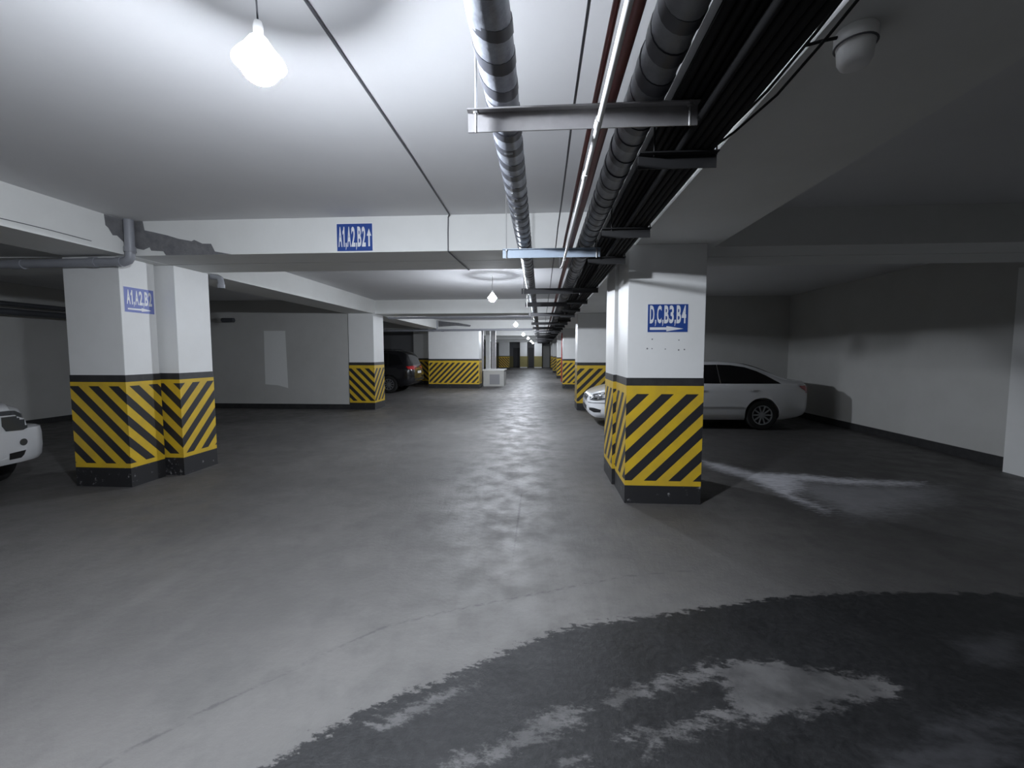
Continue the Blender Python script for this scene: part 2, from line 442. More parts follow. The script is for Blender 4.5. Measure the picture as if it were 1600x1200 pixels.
for x, z in [(1.19, 1.80), (1.47, 1.79), (1.14, 1.70), (1.19, 1.70), (1.47, 1.685), (1.53, 1.69), (1.33, 1.695)]:
    bm = B(); lathe(bm, [(0, 0), (random.uniform(.006, .011), 0), (.005, -.001), (0, -.001)], 'y', 10); link('screw_hole', bm, M['bare'], sp, loc=(x - 1.335, -.3105, z))
pillar('striped pillar tucked behind the pillar with the right arrow sign', .90, 1.70, 5.47, 6.13, 1, 1, 1, phase=.1)
pillar('striped pillar at the end of the grey wall, beside the black car', -5.6, -4.85, 12.40, 13.2, -1, 1, 1, phase=.1)
pillar('striped pillar just beyond the nose of the white sedan', 1.05, 1.93, 12.70, 13.5, 1, 1, 1)
pillar('very wide striped pillar at mid distance left of the aisle', -5.3, -2.9, 20.3, 21.2, 1, 1, 1, edge=True)
pillar('striped pillar half hidden behind the wide one, rear of black car', -6.7, -5.32, 22.6, 23.3, -1, -1, 1)
for k, (lab, y, x0) in enumerate([('third striped pillar along the right side of the aisle', 20.5, 1.03), ('fourth striped pillar along the right side of the aisle', 28.6, 1.05),
                      ('fifth striped pillar along the right side of the aisle', 36.6, 1.0), ('sixth and farthest striped pillar along the right side of the aisle', 44.4, 1.0)]):
    pillar(lab, x0, x0 + .85, y, y + .8, 1, 1, 1, phase=.05 * k)
pillar('far striped pillar at the left end of the aisle', -4.35, -3.3, 45.0, 45.8, -1, 1, 1)
def far_pillar(label, x0, x1, y0, y1):
    t = thing('pillar', label, 'pillar', ((x0 + x1) / 2, (y0 + y1) / 2, 0), 0, 'olive based pillars at the end wall', kind='thing')
    hx, hy = (x1 - x0) / 2, (y1 - y0) / 2
    bm = B(); box(bm, -hx, hx, -hy, hy, 0, ZC - .005, .006); link('shaft', bm, M['pillar'], t)
    bm = B(); box(bm, -hx - .005, hx + .005, -hy - .005, hy + .005, .12, 1.32); link('dado_band', bm, M['olive'], t)
far_pillar('pale pillar with olive base in middle of the far end wall', -2.35, -1.55, 49, 49.6)
far_pillar('pale pillar with olive base at right of the far end wall', -.75, .1, 49, 49.6)
bm = B(); box(bm, 6.44, 6.70, 5.0, 6.42, 0, ZB); structure('trim_12', bm, M['pillar'])['label'] = 'white pilaster at the right edge against the right wall'
bm = B(); box(bm, .2, 1.0, 50.5, 51.0, 0, 2.5); structure('trim_11', bm, M['wall'])['label'] = 'pale wall projection at the end of the aisle'
bm = B(); box(bm, -3.3, -2.5, 51.94, 51.99, 0, 2.3); structure('door_1', bm, M['dark_steel'])
bm = B(); box(bm, -1.5, -.8, 51.94, 51.99, 0, 2.3); structure('door_2', bm, M['dark_steel'])
# slim posts past the wide pillar
t = thing('post', 'slim bright white post standing behind the low white wall', 'post', (-2.93, 24.1, 0))
bm = B(); box(bm, -.12, .12, -.12, .12, 0, ZC, .01); link('shaft', bm, M['bright_white'], t); bm = B(); box(bm, -.15, .15, -.15, .15, 0, .05); link('foot', bm, M['bright_white'], t)
for x, y, lab in ((-3.12, 22.6, 'glossy grey post between wide pillar and slim white post'), (-2.72, 25.0, 'glossy grey post right of the slim white post')):
    t = thing('post', lab, 'post', (x, y, 0))
    bm = B(); box(bm, -.13, .13, -.13, .13, 0, ZC, .02); link('shaft', bm, M['steel'], t); bm = B(); box(bm, -.16, .16, -.16, .16, 0, .05); link('foot', bm, M['steel'], t)
t = thing('low_wall', 'low white painted wall block jutting into the aisle past wide pillar', 'low wall', (-2.35, 22.1, 0))
bm = B(); box(bm, -.52, .52, -.55, .75, 0, .78, .01); link('body', bm, M['wall'], t)
bm = B(); box(bm, -.55, .55, -.58, .78, .78, .84, .01); link('coping', bm, M['bright_white'], t)
bm = B(); box(bm, -.2, .3, -.56, -.54, .1, .6); link('niche', bm, M['grey_wall'], t)

# --------------------------------------------------------------------- signs
def glyph(ch, bold=.03):
    """one character as (x, z) outline mesh in a unit box"""
    cu = bpy.data.curves.new('t', 'FONT'); cu.body = ch; cu.size = 1; cu.offset = bold; cu.extrude = .004; cu.resolution_u = 3
    o = bpy.data.objects.new('t', cu); COL.objects.link(o)
    dg = bpy.context.evaluated_depsgraph_get(); dg.update()
    me = bpy.data.meshes.new_from_object(o.evaluated_get(dg))
    bpy.data.objects.remove(o); bpy.data.curves.remove(cu)
    vs = [v.co.copy() for v in me.vertices]; fs = [tuple(p.vertices) for p in me.polygons]; bpy.data.meshes.remove(me)
    x0, x1 = min(v.x for v in vs), max(v.x for v in vs); y0, y1 = min(v.y for v in vs), max(v.y for v in vs)
    return [((v.x - x0) / (x1 - x0), v.z, (v.y - y0) / (y1 - y0)) for v in vs], fs
def text_bm(s, w, h):
    """bold condensed lettering, one cell per character"""
    cell = {',': .42, '1': .62}
    tot = sum(cell.get(c, 1) for c in s); x = 0; bm = B()
    for c in s:
        cw = cell.get(c, 1) * w / tot
        a, b = x + cw * .06, x + cw * .94; x += cw
        if c == '1':
            q = [(.42, 0), (.86, 0), (.86, 1), (.50, 1), (.40, .87), (.02, .76), (.02, .60), (.42, .68)]
            prism(bm, [(a + (b - a) * u, 0, h * v) for u, v in q], (0, -.0015, 0))
        elif c == ',':
            q = [(.22, -.16), (.50, -.13), (.86, .06), (.86, .20), (.22, .20), (.22, .0), (.42, 0)]
            prism(bm, [(a + (b - a) * u, 0, h * v) for u, v in q], (0, -.0015, 0))
        else:
            vs, fs = glyph(c)
            V = [bm.verts.new((a + (b - a) * u, -.0015 if z > 0 else 0, h * v)) for u, z, v in vs]
            for f in fs:
                try: bm.faces.new([V[k] for k in f])
                except ValueError: pass
    return bm
def sign(label, loc, rz, w, h, txt, tx, arrow, blue='sign_blue', border=.008):
    """local x to the right, z up, facing -y; loc is the lower left corner"""
    t = thing('direction_sign', label, 'sign', loc, rz, 'blue parking direction signs')
    bm = B(); box(bm, 0, w, -.003, 0, 0, h); link('border', bm, M['sign_white'], t)
    bm = B(); box(bm, border, w - border, -.005, -.003, border, h - border); link('panel', bm, M[blue], t)
    x, z, tw, th = tx
    bm = text_bm(txt, tw, th); bm.transform(Matrix.Translation((x, -.0052, z))); link('lettering', bm, M['sign_white'], t)
    bm = B(); prism(bm, [(a * w, -.0052, b * h) for a, b in arrow], (0, -.0015, 0)); link('arrow', bm, M['sign_white'], t)
    return t
sign('blue sign with upward arrow on the beam over the aisle', (-2.345, 4.95, 2.81), 0, .43, .32, 'A1,A2,B2', (.022, .055, .325, .225),
     [(.872, .18), (.915, .18), (.915, .55), (.955, .55), (.893, .80), (.832, .55), (.872, .55)])
sign('blue sign with a right arrow on the large right pillar', (1.13, 4.78, 1.868), 0, .435, .31, 'D,C,B3,B4', (.025, .10, .385, .19),
     [(.07, .10), (.07, .19), (.47, .19), (.47, .23), (.88, .14), (.47, .05), (.47, .10)])
sign('faded blue sign on the side of the near left pillar', (-5.03, 4.99, 2.15), PI / 2, .41, .31, 'A1,A2,B2', (.03, .10, .35, .175),
     [(.10, .11), (.10, .17), (.55, .18), (.55, .22), (.90, .14), (.55, .07), (.55, .11)], blue='sign_blue_pale', border=.004)

# --------------------------------------------------------------- hanging lamps
def lamp(label):
    t = thing('hanging_bulb', label, 'lamp', (0, 0, 0), 0, 'bare bulbs hanging along the aisle')   # origin: point on ceiling
    d = -.445
    bm = B(); tube(bm, [(0, 0, 0), (.006, 0, -.10), (-.006, .004, -.2), (0, 0, -.30)], .0035, 8); link('cord', bm, M['grey_cable'], t, True)
    bm = B(); lathe(bm, [(0, 0), (.03, 0), (.028, -.012), (0, -.012)], n=20); link('ceiling_rose', bm, M['white_plastic'], t, 40)
    bm = B(); lathe(bm, [(0, -.29), (.014, -.292), (.018, -.31), (.018, -.345), (0, -.345)], n=20); link('socket', bm, M['white_plastic'], t, 40)
    R = .072
    # glowing body, rim shaped to hold light off the ceiling; bright globe hangs below
    bm = B(); lathe(bm, [(.016, -.34), (.032, -.355), (.053, d + .058), (.084, d + .020), (.092, d + .007), (.094, d), (.091, d - .003), (R - .002, d)], n=32); link('housing', bm, M['housing'], t, 40)
    pr = [(R * math.cos(PI / 2 * i / 12), d - R * math.sin(PI / 2 * i / 12)) for i in range(12)] + [(0, d - R)]
    bm = B(); lathe(bm, pr, n=28); link('globe', bm, M['globe'], t, True)
    return t
L0 = lamp('nearest bare bulb hanging from the ceiling')
L0.location = (-1.08, 1.68, ZC)
for (x, y), lab in zip([(-.98, 8.8), (-.98, 17.0), (-1.04, 25.8), (-.95, 32.5), (-.92, 40.5), (-.88, 47.5)],
        ['second bulb along the aisle, past the first cross beam', 'third bulb along the aisle', 'fourth bulb along the aisle', 'fifth bulb along the aisle', 'sixth bulb along the aisle', 'farthest bulb near the end of the aisle']):
    r = dup(L0, (x, y, ZC), label=lab)
    if y > 20 or y < 10:                      # bulbs of a lower wattage
        for c in r.children:
            if c.name.startswith('globe'):
                c.material_slots[0].link = 'OBJECT'; c.material_slots[0].material = M['globe_faint' if y > 44 else 'globe_weak' if y > 30 else 'globe_mid']

# ---------------------------------------------------------------- insulated pipes
def insulated(name, label, x, z, r, y0, y1, body, dx=.0):
    t = thing(name, label, 'pipe', (x, y0, z), 0, 'insulated pipes under the ceiling')
    n = int((y1 - y0) / .12)
    path, rad = [], []
    for i in range(n + 1):
        y = (y1 - y0) * i / n
        path.append((dx * y + random.uniform(-.003, .003), y, random.uniform(-.003, .003))); rad.append(r * random.uniform(.965, 1.03))
    bm = B(); tube(bm, path, rad, 20); link('insulation', bm, M[body], t, True)
    bm = B(); y = .05; k = 20; rr = r * 1.045; j = 0; prev = None; pitch = .165; w = .06
    while y < y1 - y0 - .3:
        if j % k == 0: pitch = random.uniform(.13, .20); w = random.uniform(.05, .075)
        a = 2 * PI * j / k; cy = math.cos(a); sy = math.sin(a)
        cur = [bm.verts.new((dx * y + q * cy, y + s, q * sy)) for q, s in ((rr * .9, 0), (rr, .002), (rr, w), (rr * .9, w + .002))]
        if prev:
            for q in range(3): bm.faces.new((prev[q], cur[q], cur[q + 1], prev[q + 1]))
        prev = cur; j += 1; y += pitch / k
    bmesh.ops.recalc_face_normals(bm, faces=bm.faces)
    link('tape_wrap', bm, M['tape'], t, 40)
    return t
insulated('insulated_pipe', 'left of two thick silver insulated pipes bound with dark tape', -.165, 2.705, .068, .3, 44, 'foil')
insulated('insulated_pipe', 'right of two thick insulated pipes, duller grey, beside black cables', .425, 2.71, .075, .3, 44, 'foil_dim')

def run(name, label, cat, path, r, mt, n=12, group=None, smooth=True):
    bm = B(); tube(bm, path, r, n); o = link(name, bm, M[mt], None, 40 if smooth else False)
    return tag(o, label, cat, group)
def wob(x, z, y0, y1, a=.004, step=.5, dx=0, sag=0):
    k = max(2, int((y1 - y0) / step)); return [(x + dx * (y0 + (y1 - y0) * i / k) + random.uniform(-a, a), y0 + (y1 - y0) * i / k, z + random.uniform(-a, a) - sag * math.sin(PI * (i % 4) / 4)) for i in range(k + 1)]
run('sprinkler_pipe', 'dark red pipe resting on the brackets beside white conduit', 'pipe', wob(.275, 2.658, .3, 44, .002), .023, 'red_pipe', 14)
run('sprinkler_pipe', 'thin bright red pipe above and left of the white conduit', 'pipe', wob(.225, 2.72, .3, 4.6, .001), .012, 'red_pipe', 12)
t = thing('conduit', 'white plastic conduit slung below the steel brackets', 'conduit', (.215, .3, 2.53))
bm = B(); tube(bm, [(0, 0, 0), (.002, 1.4, 0), (0, 3.9, .004), (.0, 4.2, .01), (-.005, 4.55, .05), (-.01, 4.62, .12), (-.01, 4.64, .2)], .0115, 12); link('tube', bm, M['white_pvc'], t, 40)
for y in (1.45, 1.95, 3.9):
    bm = B(); tube(bm, [(0, y - .03, .001), (0, y + .03, .001)], .0150, 12); link('coupling', bm, M['white_pvc'], t, 40)
run('cable', 'thin dark cable strung between the two insulated pipes', 'cable', wob(.145, 2.75, .3, 30, .004, .6), .0055, 'grey_cable', 8)
# conduit on the ceiling, down the face of the beam and across its underside
run('surface_cable', 'thin grey cable clipped along the ceiling and down the cross beam', 'cable',
    [(-1.04, .2, 3.19), (-1.035, 2, 3.19), (-1.02, 3.5, 3.19), (-1.025, 4.9, 3.19), (-1.045, 4.94, 3.17), (-1.05, 4.942, 3.0), (-1.05, 4.942, 2.80), (-1.045, 4.96, 2.792), (-1.0, 6.02, 2.792), (-.99, 6.04, 2.80)], .007, 'grey_cable', 8)

# ---------------------------------------------------------------- pipe brackets
def bracket(label, mt):
    t = thing('pipe_hanger', label, 'bracket', (0, 0, 0), 0, 'steel angle brackets carrying the pipes')
    bm = B()
    box(bm, -.455, .455, -.035, 0, .074, .080); box(bm, -.455, .455, -.006, 0, 0, .080)
    link('angle_iron', bm, M[mt], t)
    for x in (-.42, .42):
        bm = B(); tube(bm, [(x, -.022, -.01), (x, -.022, .653)], .005, 8); r = link('rod', bm, M['bolt'], t, 40)
        bm = B(); lathe(bm, [(0, 0), (.011, 0), (.011, .010), (0, .010)], n=6, c=(x, -.022, .063)); link('nut', bm, M['bolt'], r)
    return t
b0 = bracket('nearest pipe bracket, light grey steel angle below the pipes', 'steel'); b0.location = (.155, 1.83, 2.547)
b1 = bracket('second pipe bracket, blue grey steel angle near the cross beam', 'steel_blue'); b1.location = (.09, 4.18, 2.547)
b2 = bracket('third pipe bracket, just past the first cross beam', 'dark_steel'); b2.location = (.155, 6.7, 2.547)
b2['label'] = 'dark pipe bracket just past the first cross beam'
for k, (y, lab) in enumerate([(8.5, 'dark pipe bracket second past the first cross beam'), (10.7, 'dark pipe bracket third past the first cross beam')] + [(13.9 + 2.4 * i, None) for i in range(12)]):
    dup(b2, (.15, y, 2.547), label=lab or 'dark pipe bracket far down the aisle, beyond the second cross beam')

# ------------------------------------------------------------ cable bundle at right
spots = [(.53, 2.647), (.566, 2.647), (.601, 2.646), (.548, 2.682), (.584, 2.682)] + [(.622 + .0345 * k, 2.574) for k in range(5)] + [(.64 + .036 * k, 2.611) for k in range(4)] + [(.637 + .04 * k, 2.655) for k in range(3)]
for x, z in spots:
    run('power_cable', 'thick black cable in the bundle along the right beam', 'cable', wob(x, z, .3, 44, .0012, .45), .0155, 'cable', 10, 'black power cables in the bundle')
def tray_bracket(lab):
    t = thing('cable_hanger', lab, 'bracket', (0, 0, 0), 0, 'black brackets under the cables')
    bm = B(); box(bm, -.175, .175, -.04, 0, .058, .064); box(bm, -.175, .175, -.005, 0, 0, .064); link('angle_iron', bm, M['tray'], t)
    for x in (-.107, .168):
        bm = B(); tube(bm, [(x, -.02, .05), (x, -.02, .708)], .004, 8); link('rod', bm, M['tray'], t)
    return t
c0 = tray_bracket('nearest black bracket under the cable bundle'); c0.location = (.615, 2.1, 2.491)
for y, lab in [(3.3, 'second black bracket under the cable bundle'), (4.25, 'third black bracket under the cable bundle, before the cross beam')] + [(6.2 + 1.4 * i, 'black cable bracket beyond the first cross beam') for i in range(20)]:
    dup(c0, (.615, y, 2.491), label=lab)
# long black tray lid lying above the near cables
t = thing('cable_tray', 'long black cable tray above the cable bundle', 'cable tray', (.655, .3, 2.704))
bm = B(); box(bm, -.115, .115, 0, 43.5, 0, .004); link('deck', bm, M['tray'], t)
for s in (-1, 1):
    bm = B(); box(bm, s * .115 - .002, s * .115 + .002, 0, 43.5, 0, .06); link('rail', bm, M['tray'], t)
# loose thin cables by the beam
for k, (dx, zz) in enumerate([(0, 2.72), (.035, 2.70)]):
    run('loose_cable', 'thin loose black cable sagging beside the right beam', 'cable',
        [(.90 + dx, .6, zz + .03), (.91 + dx, 1.2, zz + .03), (.925 + dx, 1.62, zz + .015), (.91 + dx, 1.9, zz - .01), (.87 + dx * .5, 2.15, zz - .03), (.80 + dx * .2, 2.3, zz - .06), (.775 + dx * .4, 2.6, 2.62)], .0055, 'cable', 8, 'loose cables beside the right beam')
t = thing('camera_dome', 'white round ceiling fitting under the right beam', 'ceiling fitting', (1.12, 1.72, ZB))
bm = B(); lathe(bm, [(0, 0), (.062, 0), (.066, -.006), (.066, -.045), (.063, -.05), (0, -.05)], n=28); link('base', bm, M['white_plastic'], t, 40)
bm = B(); lathe(bm, [(0, -.05), (.056, -.05), (.058, -.06), (.054, -.10), (.045, -.118), (.03, -.126), (0, -.128)], n=28); link('cover', bm, M['white_plastic'], t, 40)
bm = B(); lathe(bm, [(.066, -.046), (.0675, -.049), (.066, -.052), (.06, -.05)], n=28); link('seam_ring', bm, M['grey_cable'], t, True)
bm = B(); tube(bm, [(-.064, 0, -.02), (-.12, -.01, -.035), (-.185, -.03, -.06)], .006, 8); link('lead', bm, M['cable'], t, True)

# ------------------------------------------------------------- drain pipes at left
t = thing('drain_pipe', 'grey plastic drain pipe with elbow at the near left pillar', 'pipe', (-4.80, 4.88, 2.72))
bm = B(); tube(bm, [(0, 0, .48), (0, 0, .10), (-.005, 0, .05), (-.03, 0, .02), (-.08, 0, 0), (-.3, 0, 0), (-3.6, 0, -.02)], .05, 18); link('tube', bm, M['pvc'], t, 40)
for a, b in (((0, 0, .17), (0, 0, .11)), ((-.1, 0, 0), (-.16, 0, 0)), ((-.42, 0, 0), (-.5, 0, 0)), ((-1.35, 0, -.01), (-1.5, 0, -.01))):
    bm = B(); tube(bm, [a, b], .058, 18); link('collar', bm, M['pvc'], t, 40)
t = thing('drain_pipe', 'short grey pipe end hanging behind the twin left pillars', 'pipe', (-4.72, 6.22, 2.8))
bm = B(); tube(bm, [(-.14, -.02, -.02), (-.05, 0, -.03), (-.01, 0, -.05), (0, 0, -.10), (0, 0, -.17)], .042, 16); link('tube', bm, M['pvc'], t, 40)
bm = B(); tube(bm, [(0, 0, -.13), (0, 0, -.19)], .05, 16); link('cap', bm, M['pvc'], t, 40)
run('wall_pipe', 'dark pipe running high along the left wall, upper one', 'pipe', [(-11.3, 1, 2.70), (-11.3, 11, 2.70)], .05, 'dark_pipe', 14)
run('wall_pipe', 'dark pipe running high along the left wall, lower one', 'pipe', [(-11.25, 1, 2.53), (-11.25, 11.5, 2.53)], .07, 'dark_pipe', 14)
run('pipe_stub', 'short dark pipe stub high on the grey left bay wall', 'pipe', [(-9.35, 12.3, 2.62), (-9.0, 12.3, 2.62)], .065, 'dark_pipe', 14)
t = thing('drain_pipe', 'grey pipe crossing under the third beam above the black car', 'pipe', (-9.5, 20.22, 2.70))
bm = B(); tube(bm, [(0, 0, 0), (4.0, 0, .02), (9.1, 0, .05)], .05, 14); link('tube', bm, M['pvc'], t, 40)
bm = B(); tube(bm, [(4.62, 0, .02), (4.62, 0, .48)], .05, 14); link('riser', bm, M['pvc'], t, 40)
for x in (2.2, 4.4, 4.85):
    bm = B(); tube(bm, [(x, 0, .02), (x + .12, 0, .02)], .06, 14); link('collar', bm, M['pvc'], t, 40)
run('drain_pipe', 'thin grey pipe run crossing the aisle under the second beam', 'pipe', [(-4.8, 13.55, 2.76), (-.3, 13.55, 2.76)], .035, 'pvc', 12)
run('standpipe', 'red standpipe rising beside the far right pillars', 'pipe', [(1.22, 25.2, 0), (1.22, 25.2, 2.0), (1.22, 25.2, ZB)], .06, 'red', 14)
# hairline cable along the left beam face
run('surface_cable', 'dark hairline cable along the face of the left beam', 'cable', [(-4.866, y, 2.865 + .004 * math.sin(y * 5)) for y in [.5 + .2 * i for i in range(21)]], .004, 'grey_cable', 6)

# ---------------------------------------------------------------------- cars
def pchip(pts):
    xs = [p[0] for p in pts]; ys = [p[1] for p in pts]; n = len(xs)
    h = [xs[i + 1] - xs[i] for i in range(n - 1)]; d = [(ys[i + 1] - ys[i]) / h[i] for i in range(n - 1)]
    m = [d[0]] + [0 if d[i - 1] * d[i] <= 0 else 3 * (h[i - 1] + h[i]) / ((2 * h[i] + h[i - 1]) / d[i - 1] + (h[i] + 2 * h[i - 1]) / d[i]) for i in range(1, n - 1)] + [d[-1]]
    def f(x):
        if x <= xs[0]: return ys[0]
        if x >= xs[-1]: return ys[-1]
        i = max(k for k in range(n - 1) if xs[k] <= x)
        t = (x - xs[i]) / h[i]
        return (2 * t**3 - 3 * t**2 + 1) * ys[i] + (t**3 - 2 * t**2 + t) * h[i] * m[i] + (3 * t**2 - 2 * t**3) * ys[i + 1] + (t**3 - t**2) * h[i] * m[i + 1]
    return f

def car_shell(C):
    zb, be, zt, w, wt = (pchip(C[k]) for k in ('zbot', 'belt', 'top', 'w', 'wt'))
    L = C['top'][-1][0]
    xs = []
    x = 0
    while x < L:
        xs.append(x); x += .015 if x < .12 or x > L - .14 else .035 if x < .5 or x > L - .5 else .07
    xs.append(L)
    rings = []
    bm = B()
    for x in xs:
        b, s, t, ww, wr = zb(x), be(x), zt(x), w(x), wt(x)
        s = min(s, t - .015); wr = min(wr, ww * .9)
        h = t - s; k = min(1, h / .3)
        half = [(.55 * ww, b), (.90 * ww, b + .015), (.965 * ww, b + .07), (.988 * ww, b + .14 * 1), (ww, b + .42 * (s - b)), (ww, b + .62 * (s - b)), (.994 * ww, b + .82 * (s - b)), (.975 * ww, s - .02), (.955 * ww, s)]
        rc = .012 + .055 * k
        for q in (.15, .4, .65, .88): half.append((.955 * ww + (wr - .955 * ww) * q, s + (h - rc) * q * (1 if k > .5 else 1)))
        half += [(wr, t - rc), (wr - rc * .35, t - rc * .35), (wr - rc * 1.1, t - .006), (wr * .6, t), (wr * .25, t + .006)]
        ring = [(0, b)] + half + [(0, t + .008)] + [(-y, z) for y, z in half[::-1]]
        rings.append([bm.verts.new((x, y, z)) for y, z in ring])
    n = len(rings[0])
    for A, Bq in zip(rings, rings[1:]):
        for j in range(n): bm.faces.new((A[j], Bq[j], Bq[(j + 1) % n], A[(j + 1) % n]))
    bm.faces.new(rings[0]); bm.faces.new(rings[-1][::-1])
    bmesh.ops.recalc_face_normals(bm, faces=bm.faces)
    return bm

def cut(bm, cutter, keep_mat=None):
    """boolean difference, returned as a mesh"""
    a = bpy.data.meshes.new('a'); bm.to_mesh(a); bm.free(); c = bpy.data.meshes.new('c'); cutter.to_mesh(c); cutter.free()
    oa = bpy.data.objects.new('a', a); oc = bpy.data.objects.new('c', c); COL.objects.link(oa); COL.objects.link(oc)
    md = oa.modifiers.new('b', 'BOOLEAN'); md.operation = 'DIFFERENCE'; md.object = oc; md.solver = 'EXACT'
    dg = bpy.context.evaluated_depsgraph_get(); dg.update()
    me = bpy.data.meshes.new_from_object(oa.evaluated_get(dg))
    for o in (oa, oc): bpy.data.objects.remove(o)
    return me

def decal(name, bvh, poly, O, ax, ay, d, mt, parent, eps=.004, cell=.04, mirror=None):
    """a thin moulded panel: polygon (a, b) in the plane O + a ax + b ay, laid on the shell along d"""
    bm = B(); vs = [bm.verts.new((a, b, 0)) for a, b in poly]; bm.faces.new(vs)
    for k, rng in ((0, [p[0] for p in poly]), (1, [p[1] for p in poly])):
        q = min(rng) + cell
        while q < max(rng) - cell * .3:
            co = Vector((q, 0, 0)) if k == 0 else Vector((0, q, 0)); no = Vector((1, 0, 0)) if k == 0 else Vector((0, 1, 0))
            bmesh.ops.bisect_plane(bm, geom=bm.verts[:] + bm.edges[:] + bm.faces[:], plane_co=co, plane_no=no); q += cell
    O, ax, ay, d = Vector(O), Vector(ax), Vector(ay), Vector(d).normalized()
    bad = []
    for v in bm.verts:
        p = O + ax * v.co.x + ay * v.co.y
        hit, no, _, _ = bvh.ray_cast(p, d)
        if hit is None: bad.append(v); continue
        v.co = hit - d * eps
    if bad: bmesh.ops.delete(bm, geom=bad, context='VERTS')
    if not bm.faces: bm.free(); return None
    bm.normal_update()
    if sum((f.normal.dot(d) for f in bm.faces)) > 0: bmesh.ops.reverse_faces(bm, faces=bm.faces)
    r = bmesh.ops.extrude_face_region(bm, geom=bm.faces[:])
    for g in r['geom']:
        if isinstance(g, bmesh.types.BMVert): g.co -= d * .004
    bmesh.ops.recalc_face_normals(bm, faces=bm.faces)
    return link(name, bm, M[mt], parent, 50)

def wheel(parent, x, y, r, side, w=.2):
    """side -1: outer face towards -y"""
    bm = B(); s = side
    lathe(bm, [(r * .62, -w / 2), (r * .68, -w / 2 - .008), (r * .93, -w / 2), (r, -w / 2 + .03), (r, w / 2 - .03), (r * .93, w / 2), (r * .62, w / 2)], 'y', 36, (x, y, r))
    o = link('wheel', bm, M['rubber'], parent, 40)
    bm = B(); yo = y + s * (w / 2 - .01)
    lathe(bm, [(r * .58, yo + s * .012), (r * .66, yo + s * .014), (r * .66, yo - s * .12), (r * .58, yo - s * .12), (r * .58, yo + s * .012)], 'y', 36, (x, 0, r))
    for k in range(10):
        a = 2 * PI * k / 10; ca, sa = math.cos(a), math.sin(a); hw = .018
        q = [(x + rr * ca - t * sa, yo + s * dy, r + rr * sa + t * ca) for rr, t, dy in ((.04, -hw, 0), (.04, hw, 0), (r * .6, hw * .8, .008), (r * .6, -hw * .8, .008))]
        prism(bm, q, (0, -s * .025, 0))
    lathe(bm, [(0, yo + s * .012), (.05, yo + s * .008), (.055, yo - s * .02), (0, yo - s * .02)], 'y', 20, (x, 0, r))
    link('rim', bm, M['alloy'], o, 40)
    bm = B(); lathe(bm, [(0, yo - s * .05), (r * .58, yo - s * .05), (r * .58, yo - s * .06), (0, yo - s * .06)], 'y', 24, (x, 0, r)); link('brake_disc', bm, M['dark_steel'], o)
    return o

def build_car(t, C, paint, axles, r):
    bm = car_shell(C); half = max(p[1] for p in C['w'])
    ct = B()
    for ax in axles:
        for s in (-1, 1):
            y0 = s * (half - .26); y1 = s * (half + .2)
            lathe(ct, [(0, y0), (r + .035, y0), (r + .035, y1), (0, y1)], 'y', 40, (ax, 0, r + .015))
    bmesh.ops.recalc_face_normals(ct, faces=ct.faces)
    me = cut(bm, ct)
    body = link_me('body', me, M[paint], t, 35)
    bb = B(); bb.from_mesh(me); bvh = BVHTree.FromBMesh(bb); bb.free()
    for ax in axles:
        for s in (-1, 1): wheel(t, ax, s * (half - .115), r, s)
    return bvh

def cats(f, n): return [f(i / (n - 1)) for i in range(n)]
SX, SZ = (1, 0, 0), (0, 0, 1)
# --- white sedan parked nose to the aisle, on the right
sed = thing('car', 'white sedan parked behind the large right pillar', 'car', (1.06, 10.5, 0))
CS = dict(top=[(0, .60), (.04, .68), (.12, .745), (.3, .815), (.7, .91), (1.25, .99), (1.45, 1.06), (1.8, 1.26), (2.15, 1.405), (2.5, 1.465), (2.85, 1.475), (3.2, 1.455), (3.6, 1.37), (4.0, 1.215), (4.25, 1.115), (4.45, 1.075), (4.72, 1.055), (4.79, 1.02), (4.84, .93), (4.86, .85)],
          belt=[(0, .55), (.12, .68), (.4, .79), (.9, .87), (1.4, .93), (2.5, .965), (3.8, .995), (4.4, 1.0), (4.72, .97), (4.86, .80)],
          zbot=[(0, .34), (.06, .26), (.2, .20), (.7, .19), (4.0, .20), (4.5, .26), (4.75, .33), (4.86, .42)],
          w=[(0, .50), (.05, .64), (.14, .75), (.3, .835), (.6, .89), (1.0, .91), (2.4, .915), (3.9, .91), (4.4, .88), (4.66, .82), (4.78, .73), (4.86, .58)],
          wt=[(0, .40), (.3, .66), (1.2, .74), (1.6, .66), (2.2, .60), (3.2, .59), (3.8, .60), (4.3, .66), (4.7, .62), (4.86, .5)])
for k in ('top', 'belt', 'zbot', 'w', 'wt'):
    CS[k] = [(x if x < 3.9 else 3.9 + (x - 3.9) * .89, v) for x, v in CS[k]]      # short rear overhang
bv = build_car(sed, CS, 'car_white', (.93, 3.68), .325)
